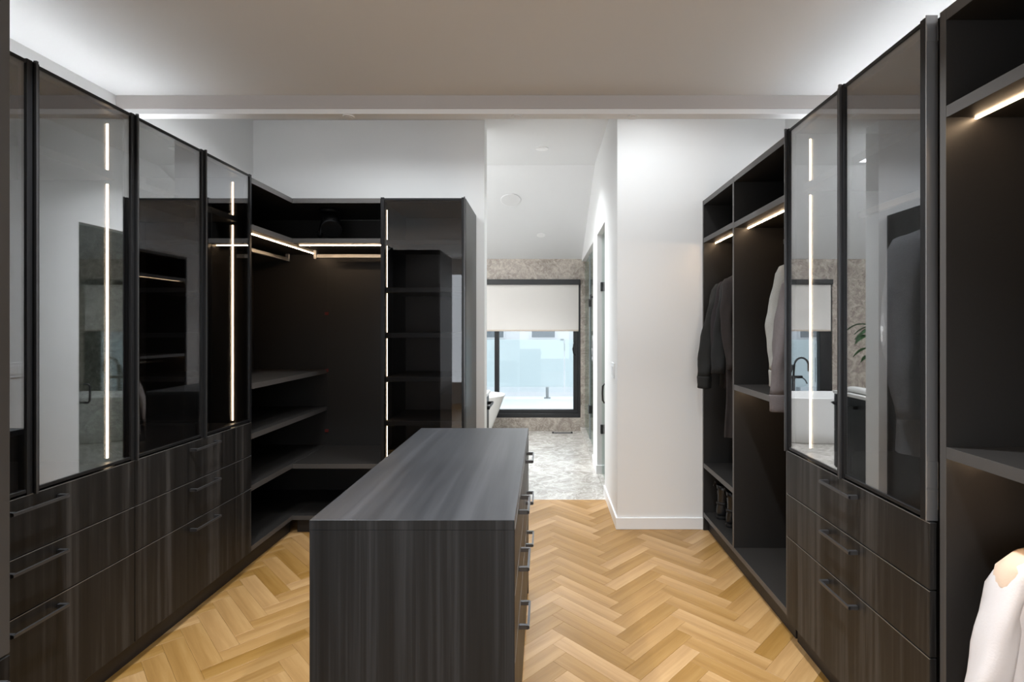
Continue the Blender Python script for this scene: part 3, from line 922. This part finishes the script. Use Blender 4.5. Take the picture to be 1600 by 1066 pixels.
def garment(name, label, cat, cx, y, zs_, hw, length, mat, side=-1, sleeve=.6, srad=.058, out=.10, thick=.045, flare=1.1,
            hook_z=2.0, cuff=None, collar_mat=None, yoke=None, seed=0.0, group=None, sleeve_dy=-.02, s_in=.90):
    """cloth on a hanger under a rail that runs along y. side: the room side"""
    t = thing(name, label, cat, (cx, y, zs_ - length), group)
    n = 44
    rings = []
    prof = [(0.0, .055, .030), (.012, .085, .040), (.03, hw * .55, .045), (.055, hw * .85, .050), (.085, hw * .99, .055), (.13, hw * 1.02, .060)]
    for k in range(1, 15):
        f = k / 14
        prof.append((.13 + (length - .13) * f, hw * (1.02 - .10 * math.sin(f * math.pi * .6) + (flare - 1) * f), .060 + .015 * f))
    for dz, a, b in prof:
        r = []
        dn = dz / length
        for i in range(n):
            th = 2 * math.pi * i / n
            c, s_ = math.cos(th), math.sin(th)
            px = cx + a * math.copysign(abs(c) ** .75, c)
            fold = 1 + .42 * dn * math.sin(6 * th + seed * 3) + .24 * dn * math.sin(11 * th + seed)
            py = y + b * thick / .055 * math.copysign(abs(s_) ** .8, s_) * fold
            pz = zs_ - dz
            r.append((px + wrinkle((px, py, pz), .006, 11, seed), py + wrinkle((px, py, pz), .012, 10, seed + 5), pz))
        rings.append(r)
    bm = bmesh.new()
    add_rings(bm, rings, cap0=True)
    body = link('body', bm, mat, t, smooth=True)
    if yoke:
        rr = [[(p[0] * 1.0 + (p[0] - cx) * .012, y + (p[1] - y) * 1.10, p[2] + .003) for p in r] for r in rings[:6]]
        bm = bmesh.new(); add_rings(bm, rr, cap0=True)
        link('yoke', bm, yoke, body, smooth=True)
    # sleeves
    for sd in (-1, 1):
        o_ = out if sd == side else .02
        m = 16
        bm = bmesh.new()
        rings = []
        for k in range(m + 1):
            f = k / m
            px0 = cx + sd * (hw * s_in + o_ * f + .035 * math.sin(f * math.pi) * .6)
            py0 = y + sleeve_dy * f * 2 + (.004 * math.sin(f * 9 + seed))
            pz0 = zs_ - .055 - sleeve * f
            ra = srad * (1.12 - .40 * f)
            rb = ra * (.92 if f > .1 else .75)
            if k == 0: ra *= .8; rb *= .75
            ring = []
            for i in range(20):
                th = 2 * math.pi * i / 20
                w = 1 + .13 * math.sin(3 * th + f * 5 + seed) + .05 * math.sin(f * 26 + 2 * th)
                q = (px0 + sd * 0 + ra * math.cos(th) * w, py0 + rb * math.sin(th) * w, pz0 + (sd * -math.cos(th)) * .018 * (1 - f))
                ring.append((q[0] + wrinkle(q, .010, 16, seed), q[1] + wrinkle(q, .010, 16, seed + 2), q[2]))
            rings.append(ring)
        add_rings(bm, rings, cap0=True, cap1=True)
        sl = link('sleeve', bm, mat, t, smooth=True)
        if cuff:
            bm = bmesh.new()
            e = rings[-1]; ec = Vector((sum(p[0] for p in e) / 20, sum(p[1] for p in e) / 20, e[0][2]))
            rr = []
            for dz, sc in ((.006, 1.02), (.0, 1.06), (-.02, 1.03), (-.055, .98), (-.075, 1.0), (-.078, .9)):
                rr.append([(ec.x + (p[0] - ec.x) * sc, ec.y + (p[1] - ec.y) * sc, ec.z + dz) for p in e])
            add_rings(bm, rr, cap0=True, cap1=True)
            link('cuff', bm, cuff, sl, smooth=True)
    # collar
    bm = bmesh.new()
    rr = []
    for dz, a, b in ((.004, .070, .042), (-.010, .085, .052), (-.030, .098, .060), (-.032, .090, .052), (-.005, .062, .036)):
        rr.append([(cx + a * math.cos(2 * math.pi * i / 24), y + b * math.sin(2 * math.pi * i / 24), zs_ + .012 + dz) for i in range(24)])
    add_rings(bm, rr)
    link('collar', bm, collar_mat or mat, body, smooth=True)
    # hanger
    bm = bmesh.new()
    pts = [(cx, y, zs_ + .0), (cx, y, hook_z - .035)]
    for k in range(9):
        a = -math.pi / 2 + k * math.pi * 1.25 / 8
        pts.append((cx + .0 + .022 * math.cos(a), y, hook_z + .004 + .026 * math.sin(a) + .0))
    add_tube(bm, pts, .003, 8)
    add_tube(bm, [(cx - hw * .9, y, zs_ - .075), (cx - .05, y, zs_ - .015), (cx, y, zs_ - .003), (cx + .05, y, zs_ - .015), (cx + hw * .9, y, zs_ - .075)], .008, 8)
    link('hanger', bm, BLKMET, t, smooth=True)
    return t


G1 = 'clothes hanging in the right wardrobes'
RC = 1.47
garment('jacket', 'black jacket with wide sleeve poking out furthest beside the white pier', 'jacket', RC, 3.575, 1.85, .235, .78, CLOTHB2, out=.15, sleeve=.66, srad=.066, thick=.026, seed=1.3, group=G1, cuff=CLOTHB2)
garment('jacket', 'black jacket with plum lining hanging second in the narrow right bay', 'jacket', RC, 3.50, 1.86, .235, .80, CLOTHP, out=.10, sleeve=.64, srad=.052, thick=.026, seed=4.1, group=G1)
garment('jacket', 'black wool jacket hanging third in the narrow right bay', 'jacket', RC, 3.42, 1.87, .240, .80, CLOTHB, out=.10, sleeve=.64, srad=.056, thick=.026, seed=7.7, group=G1)
garment('coat', 'long dark brown coat nearest the divider in the narrow right bay', 'coat', RC, 3.335, 1.86, .285, 1.10, CLOTHBR, out=.0, sleeve=.60, srad=.045, thick=.03, seed=9.2, group=G1)
garment('sweater', 'light grey knitted sweater with long sleeve in the second right bay', 'sweater', RC, 2.640, 1.86, .245, .68, KNIT, out=.07, sleeve=.55, srad=.050, thick=.03, seed=2.2, group=G1, cuff=KNIT)
garment('sweater', 'mauve grey wool sweater hanging next to the glass cabinet', 'sweater', RC, 2.535, 1.80, .235, .70, MAUVE, out=.115, sleeve=.60, srad=.054, thick=.03, seed=5.2, group=G1, cuff=MAUVE)
garment('blazer', 'grey tweed blazer hanging behind the right smoked glass door', 'jacket', 1.44, 1.74, 1.85, .225, .80, TWEED, out=.03, sleeve=.62, srad=.055, seed=3.6, group=G1)
garment('shirt', 'white sheer shirt with peach shoulders at the lower right edge', 'shirt', 1.470, 1.33, .935, .285, .72, SHIRT, out=.16, sleeve=.60, srad=.046, s_in=.80, thick=.05, hook_z=1.035, seed=6.6, group=G1, yoke=PEACH, cuff=SHIRT, sleeve_dy=-.01)

# ================================================================== BOOTS


def boot(label, x, y, rz):
    t = thing('boot', label, 'boot', (x, y, .130), 'black boots on the lowest shelf')
    M = Matrix.Translation((x, y, .130)) @ Matrix.Rotation(rz, 4, 'Z')
    # local +x: toe
    secs = []
    # (z, xback, xfront, halfwidth)
    for z, xb, xf, w in ((.022, -.082, .190, .040), (.04, -.086, .192, .043), (.062, -.086, .180, .042), (.080, -.084, .130, .040), (.098, -.080, .085, .038),
                         (.120, -.076, .062, .038), (.16, -.076, .058, .040), (.20, -.080, .060, .043), (.235, -.084, .062, .046), (.236, -.078, .056, .041)):
        r = []
        cx_, a = (xb + xf) / 2, (xf - xb) / 2
        for i in range(28):
            th = 2 * math.pi * i / 28
            c, s_ = math.cos(th), math.sin(th)
            ww = w * (1 - .12 * max(0, c) * (a > .09))
            r.append(M @ Vector((cx_ + a * c, ww * math.copysign(abs(s_) ** .8, s_), z)))
        secs.append(r)
    bm = bmesh.new(); add_rings(bm, secs, cap0=True)
    up = link('upper', bm, BOOT, t, smooth=True)
    secs = []
    for z, g in ((0, 0), (.012, .004), (.024, .004)):
        r = []
        for i in range(28):
            th = 2 * math.pi * i / 28
            c, s_ = math.cos(th), math.sin(th)
            r.append(M @ Vector((.054 + (.140 + g) * c, (.043 + g) * math.copysign(abs(s_) ** .75, s_), z)))
        secs.append(r)
    bm = bmesh.new(); add_rings(bm, secs, cap0=True, cap1=True)
    link('sole', bm, SOLE, t)
    bm = bmesh.new()
    rr = []
    for z, g in ((.100, .0), (.101, .004), (.119, .004), (.120, .0)):
        rr.append([M @ Vector((-.002 + (.079 + g) * math.cos(2 * math.pi * i / 28), (.039 + g) * math.sin(2 * math.pi * i / 28), z)) for i in range(28)])
    add_rings(bm, rr)
    st = link('strap', bm, BOOT, t, smooth=True)
    bm = bmesh.new()
    for a, b, c_, d in ((-.045, -.035, .094, .126), (-.013, -.003, .094, .126), (-.045, -.003, .094, .101), (-.045, -.003, .119, .126)):
        add_box(bm, a, b, -.050, -.044, c_, d)
    bmesh.ops.transform(bm, matrix=M, verts=bm.verts)
    link('buckle', bm, CHROME, st)
    bm = bmesh.new()
    add_tube(bm, [M @ Vector(p) for p in ((-.082, 0, .20), (-.105, 0, .235), (-.100, 0, .262), (-.078, 0, .235))], .005, 8)
    link('pull_loop', bm, BOOT, up, smooth=True)


boot('black leather boot with silver buckle on the lowest shelf, nearer one', 1.315, 3.47, R(10))
boot('black leather boot on the lowest shelf, further one toward the pier', 1.300, 3.615, R(6))

# ================================================================== BATHROOM
# tub
t = thing('bathtub', 'white freestanding oval bathtub under the bathroom window', 'bathtub', (-1.28, 6.74, 0))
cx_, cy_ = -1.345, 6.74


def oval(a, b, z, n=56, p=2.5):
    r = []
    for i in range(n):
        th = 2 * math.pi * i / n
        c, s_ = math.cos(th), math.sin(th)
        r.append((cx_ + a * math.copysign(abs(c) ** (2 / p), c), cy_ + b * math.copysign(abs(s_) ** (2 / p), s_), z))
    return r


bm = bmesh.new()
add_rings(bm, [oval(.60, .27, 0.0), oval(.615, .285, .01), oval(.66, .31, .15), oval(.73, .335, .32), oval(.80, .36, .50), oval(.83, .37, .575), oval(.838, .373, .585),
               oval(.833, .370, .592), oval(.813, .352, .592), oval(.806, .345, .585), oval(.76, .32, .45), oval(.66, .28, .22), oval(.58, .22, .13), oval(.3, .1, .12)], cap0=True, cap1=True)
link('shell', bm, TUBM, t, smooth=True)
cyl('drain', (cx_ + .05, cy_, .119), (cx_ + .05, cy_, .124), .03, BLKMET, t)
box('overflow_slot', cx_ - .03, cx_ + .03, cy_ + .325, cy_ + .335, .47, .485, BLKMET, t, .002)

# floor-standing faucet
t = thing('tub_faucet', 'black floor-standing tub faucet with gooseneck spout before the window', 'faucet', (-1.2, 7.15, 0))
fx, fy = -1.20, 7.16
cyl('floor_plate', (fx, fy, 0), (fx, fy, .012), .05, VANITY, t, n=28)
pts = [(fx, fy, .012), (fx, fy, .95)]
for k in range(1, 11):
    a = math.pi - k * math.pi * .95 / 10
    pts.append((fx - .10 - .10 * math.cos(a) if False else fx - .085 - .085 * math.cos(a) * 1.0 if False else fx, fy - .09 - .09 * math.cos(a), .95 + .11 * math.sin(a)))
tube('column', [(fx, fy, .012), (fx, fy, .45), (fx, fy, .80)], .022, VANITY, t, 14)
g = []
for k in range(0, 15):
    a = math.pi - k * math.pi * 1.02 / 14
    g.append((fx - .10 - .10 * math.cos(a), fy - .02, .93 + .12 * math.sin(a)))
g = [(fx - .0, fy, .78), (fx - .0, fy - .01, .86)] + g + [(g[-1][0], g[-1][1], .86)]
g = [(2 * fx - p[0], p[1], p[2]) if False else p for p in g]
tube('spout', g, .014, VANITY, t, 12)
cyl('mixer', (fx - .12, fy, .78), (fx + .12, fy, .78), .020, VANITY, t, n=18, smooth=True)
tube('lever', [(fx - .11, fy, .78), (fx - .15, fy - .03, .74), (fx - .17, fy - .04, .69)], .008, VANITY, t, 8)
tube('hand_shower', [(fx + .10, fy - .02, .78), (fx + .04, fy - .02, .86), (fx + .02, fy - .02, .95)], [.012, .014, .020], VANITY, t, 12)
tube('hose', [(fx + .10, fy - .02, .78), (fx + .14, fy - .02, .60), (fx + .11, fy - .02, .30), (fx + .05, fy - .02, .35), (fx + .025, fy, .55)], .007, VANITY, t, 8)

# vanity behind the back wall
VX1 = -0.535
t = thing('vanity', 'black bathroom vanity with white top reflected in the right glass door', 'vanity', (-1.2, 4.72, 0))
box('body', -1.95, VX1, YB + .175, 4.97, .12, .835, VANITY, t, .003)
box('countertop', -1.97, VX1 + .012, YB + .175, 4.99, .835, .865, QUARTZ, t, .003)
box('plinth', -1.9, VX1 - .05, YB + .18, 4.92, 0, .12, VANITY, t, 0)
for x0, x1 in ((-1.95, -1.25), (-1.24, VX1)):
    for z0, z1 in ((.13, .48), (.485, .83)):
        d = box('drawer', x0 + .002, x1 - .002, 4.97, 4.99, z0, z1, VANITY, t, .002)
        boxes('pull', [((x0 + x1) / 2 - .12, (x0 + x1) / 2 + .12, 5.01, 5.02, z1 - .06, z1 - .048), ((x0 + x1) / 2 - .115, (x0 + x1) / 2 - .10, 4.99, 5.01, z1 - .06, z1 - .048), ((x0 + x1) / 2 + .10, (x0 + x1) / 2 + .115, 4.99, 5.01, z1 - .06, z1 - .048)], BLKMET, d)
rl = boxes('towel_rail', [(VX1 + .035, VX1 + .048, 4.60, 4.95, .745, .760), (VX1, VX1 + .045, 4.61, 4.63, .735, .765), (VX1, VX1 + .045, 4.91, 4.93, .735, .765)], BLKMET, t)
# rolled towel on the vanity
bm = bmesh.new()
rr = []
for k in range(13):
    f = k / 12
    rad = .036 * (1 - .25 * abs(2 * f - 1) ** 4)
    rr.append([(-.62 + rad * 1.35 * math.cos(2 * math.pi * i / 20) + wrinkle((f, i * .1, 0), .004, 6), 4.52 + .36 * f, .866 + rad * .8 + rad * .8 * math.sin(2 * math.pi * i / 20)) for i in range(20)])
add_rings(bm, rr, cap0=True, cap1=True)
tag(link('folded_towel', bm, TOWEL, None, smooth=True), 'white folded towel lying on the end of the black vanity', 'towel')

# plant
px, py = -.98, 4.76
t = thing('potted_plant', 'potted plant with broad dark green leaves standing on the vanity', 'plant', (px, py, .865))
bm = bmesh.new()
add_rings(bm, [[(px + r * math.cos(2 * math.pi * i / 28), py + r * math.sin(2 * math.pi * i / 28), .865 + z) for i in range(28)] for r, z in ((.07, 0), (.085, .06), (.095, .15), (.087, .15), (.082, .13))], cap0=True)
link('pot', bm, POT, t, smooth=True)
cyl('soil', (px, py, .985), (px, py, 1.0), .083, SOIL, t, n=24)
rnd = random.Random(5)
for k in range(15):
    az = R(-8) + (k * .618 % 1) * R(196)
    h = rnd.uniform(.18, .58); reach = rnd.uniform(.08, .20)
    L_ = rnd.uniform(.24, .36); wd = rnd.uniform(.055, .08)
    base = Vector((px, py, 1.0)); tip = Vector((px + reach * math.cos(az), py + reach * math.sin(az), 1.0 + h * .8))
    mid = (base + tip) / 2 + Vector((0, 0, .05))
    st = tube('stem', [base, mid, tip], [.006, .005, .004], STEM, t, 6)
    bm = bmesh.new()
    dirh = Vector((math.cos(az), math.sin(az), 0)); sidev = Vector((-math.sin(az), math.cos(az), 0))
    rows = []
    for j in range(9):
        f = j / 8
        c = tip + dirh * (L_ * f * .75) + Vector((0, 0, L_ * (.75 * f - .85 * f * f)))
        w = wd * math.sin(math.pi * min(1, .06 + f * .94)) ** .8 * (1.15 - .4 * f)
        rows.append([bm.verts.new(c - sidev * w + Vector((0, 0, .012))), bm.verts.new(c - sidev * w * .5 + Vector((0, 0, .003))), bm.verts.new(c),
                     bm.verts.new(c + sidev * w * .5 + Vector((0, 0, .003))), bm.verts.new(c + sidev * w + Vector((0, 0, .012)))])
    for a, b in zip(rows, rows[1:]):
        for i in range(4):
            bm.faces.new((a[i], a[i + 1], b[i + 1], b[i]))
    res = bmesh.ops.solidify(bm, geom=list(bm.faces), thickness=.0015)
    link('leaf', bm, LEAF, t, smooth=True)

# glazed door to the water closet in the pier wall
d1 = struct(thing('door_1', None, None, (XO1 + .05, YD0, 0)))
box('glass_leaf', XO1 + .045, XO1 + .055, YD0 + .006, YD1 - .02, .015, ZD - .01, SHOWER, d1, 0)
for z in (.45, 1.885):
    box('hinge', XO1 + .032, XO1 + .075, YD1 - .030, YD1 - .0005, z - .045, z + .045, VANITY, d1, .003)
bm = bmesh.new()
hx = XO1 + .045
add_tube(bm, [(hx, YD0 + .10, .965), (hx - .04, YD0 + .10, .963), (hx - .052, YD0 + .10, .945), (hx - .055, YD0 + .10, .88), (hx - .052, YD0 + .10, .815), (hx - .04, YD0 + .10, .797), (hx, YD0 + .10, .795)], .0085, 10)
link('pull_handle', bm, VANITY, d1, smooth=True)
struct(box('wall_closet_back', 1.5, 1.62, YP + .12, YS0 - .12, -0.05, 2.75, WHITE, None, 0))

# shower enclosure glass
d2 = struct(thing('door_2', None, None, (XO1 + .05, YS0, 0)))
box('glass_leaf', XO1 + .045, XO1 + .055, 5.66, 6.52, .06, ZD - .02, SHOWER, d2, 0)
box('glass_panel', XO1 + .045, XO1 + .055, 6.53, YW - .005, .06, ZD - .02, SHOWER, d2, 0)
box('edge_channel', XO1 + .040, XO1 + .060, 6.515, 6.535, .06, ZD - .02, CONC, d2, 0)
for z in (.43, 1.785):
    box('hinge', XO1 + .030, XO1 + .072, 6.485, 6.575, z - .05, z + .05, VANITY, d2, .003)
bm = bmesh.new()
hx = XO1 + .045
ring = [(hx - .035 + 0 * k, 5.76 + .06 * math.cos(2 * math.pi * k / 24), 1.24 + .14 * math.sin(2 * math.pi * k / 24)) for k in range(25)]
add_tube(bm, ring, .006, 8)
add_tube(bm, [(hx, 5.76, 1.38), (hx - .035, 5.76, 1.38)], .006, 8)
add_tube(bm, [(hx, 5.76, 1.10), (hx - .035, 5.76, 1.10)], .006, 8)
link('pull_handle', bm, GUNMET, d2, smooth=True)
bm = bmesh.new()
add_box(bm, hx - .07, hx, 5.64, 5.66, 1.80, 1.82); add_box(bm, hx - .075, hx - .06, 5.62, 5.68, 1.78, 1.84); add_box(bm, hx - .02, hx - .005, 5.63, 5.67, 1.775, 1.845)
link('robe_hook', bm, VANITY, d2)
struct(box('trim_2', XO1 - .02, XO1 + .13, YS0 + .001, YW - .001, 0, .055, STONEF, None, .003))

# shower fittings seen through the glass
t = thing('shower_head', 'dark overhead shower head inside the glazed shower', 'shower', (.95, 6.9, 2.1))
cyl('plate', (.80, 6.75, 2.06), (.80, 6.75, 2.075), .11, VANITY, t, n=28)
tube('arm', [(.80, 6.75, 2.075), (.80, 6.80, 2.16), (.80, 7.0, 2.19), (.80, YW, 2.19)], .012, VANITY, t)

# drain / towel bar lying low before the window
t = thing('floor_drain', 'slim black linear grille in the stone floor before the window', 'drain', (.255, 7.13, 0))
box('cover', .12, .39, 7.112, 7.156, 0, .010, HANDLE, t, .002)
box('end_cap', .112, .136, 7.112, 7.156, 0, .018, VANITY, t, .002)
box('end_cap', .374, .398, 7.112, 7.156, 0, .018, VANITY, t, .002)

# switch on the pier
t = thing('light_switch', 'white light switch on the left face of the white pier', 'switch', (XO1, 3.98, 1.15))
pl_ = box('plate', XO1 - .008, XO1, 3.89, 4.05, 1.085, 1.205, PORCE, t, .003)
box('rocker', XO1 - .012, XO1 - .008, 3.91, 3.96, 1.11, 1.18, PORCE, t, .002)
box('rocker', XO1 - .012, XO1 - .008, 3.98, 4.03, 1.11, 1.18, PORCE, t, .002)


# ================================================================== CEILING FIXTURES
def slope_z(y):
    return CH - (y - 5.44) * (CH - (zs - .0)) / (YW - 5.44)


sang = math.atan2(CH - zs, YW - 5.44)
nrm = Vector((0, -math.sin(sang), -math.cos(sang)))


def downlight(label, x, y, z, n, r, grp, power, spread=110):
    n = Vector(n).normalized()
    t = thing('downlight', label, 'ceiling light', (x, y, z), grp)
    c = Vector((x, y, z))
    cyl('trim_ring', c, c + n * .006, r, TRIMW, t, n=32)
    cyl('lens', c + n * .004, c + n * .008, r * .55, PORCE, t, n=24)
    if power:
        l = bpy.data.lights.new('downlight_lamp', 'AREA')
        l.shape = 'DISK'; l.size = r * 1.1; l.energy = power; l.spread = R(spread)
        l.color = (.93, .97, 1.0)
        o = bpy.data.objects.new('downlight_lamp', l)
        col.objects.link(o)
        o.parent = t
        o.location = n * .011
        o.rotation_euler = n.to_track_quat('-Z', 'Y').to_euler()
    return t


GD = 'recessed downlights'
zc = lambda y: slope_z(y)
downlight('recessed downlight in the flat bathroom ceiling, nearer and higher one', -.02, 4.93, CH, (0, 0, -1), .06, GD, 8)
downlight('recessed downlight low on the sloped bathroom ceiling above the window', -.04, 6.69, zc(6.69) - .004, nrm, .055, GD, 8)
downlight('recessed downlight over the bathtub on the sloped ceiling', -1.4, 6.3, zc(6.3) - .004, nrm, .055, GD, 8)
for i, x in enumerate((-1.12, -.154, .51)):
    downlight(['small downlight under the beam, above the corner unit', 'small downlight under the beam, left of the bathroom opening centre', 'small downlight under the beam, above the white pier'][i],
              x, YBM + .035, CN - .103, (0, 0, -1), .032, 'small lights under the beam', 2.5)
for i, (x, y) in enumerate(((-1.25, .2), (.52, .2), (-1.25, 1.72), (.52, 1.72))):  # unseen ceiling lights added to brighten the floor and cabinet fronts
    downlight(['recessed ceiling light behind the camera, left', 'recessed ceiling light behind the camera, right',
               'recessed ceiling light between the island and left cabinets', 'recessed ceiling light between the island and right cabinets'][i],
              x, y, CN, (0, 0, -1), .06, GD, 17, 105)
for i, (x, y) in enumerate(((-1.35, 3.2), (-.35, 3.2), (.70, 3.12))):  # lights added out of sight behind the beam to brighten the far walls
    downlight(['downlight in the high ceiling just behind the beam, above the corner unit', 'downlight in the high ceiling just behind the beam, in the middle',
               'downlight in the high ceiling just behind the beam, above the pier'][i], x, y, CH, (0, 0, -1), .06, GD, (11, 9, 6)[i], 150)
t = thing('ceiling_speaker', 'round grey speaker grille in the sloped bathroom ceiling', 'speaker', (-.39, 5.996, zc(5.996)))
c = Vector((-.39, 5.996, zc(5.996) - .004))
cyl('rim', c, c + nrm * .006, .118, TRIMW, t, n=40)
cyl('grille', c + nrm * .004, c + nrm * .009, .110, SPKR, t, n=40)
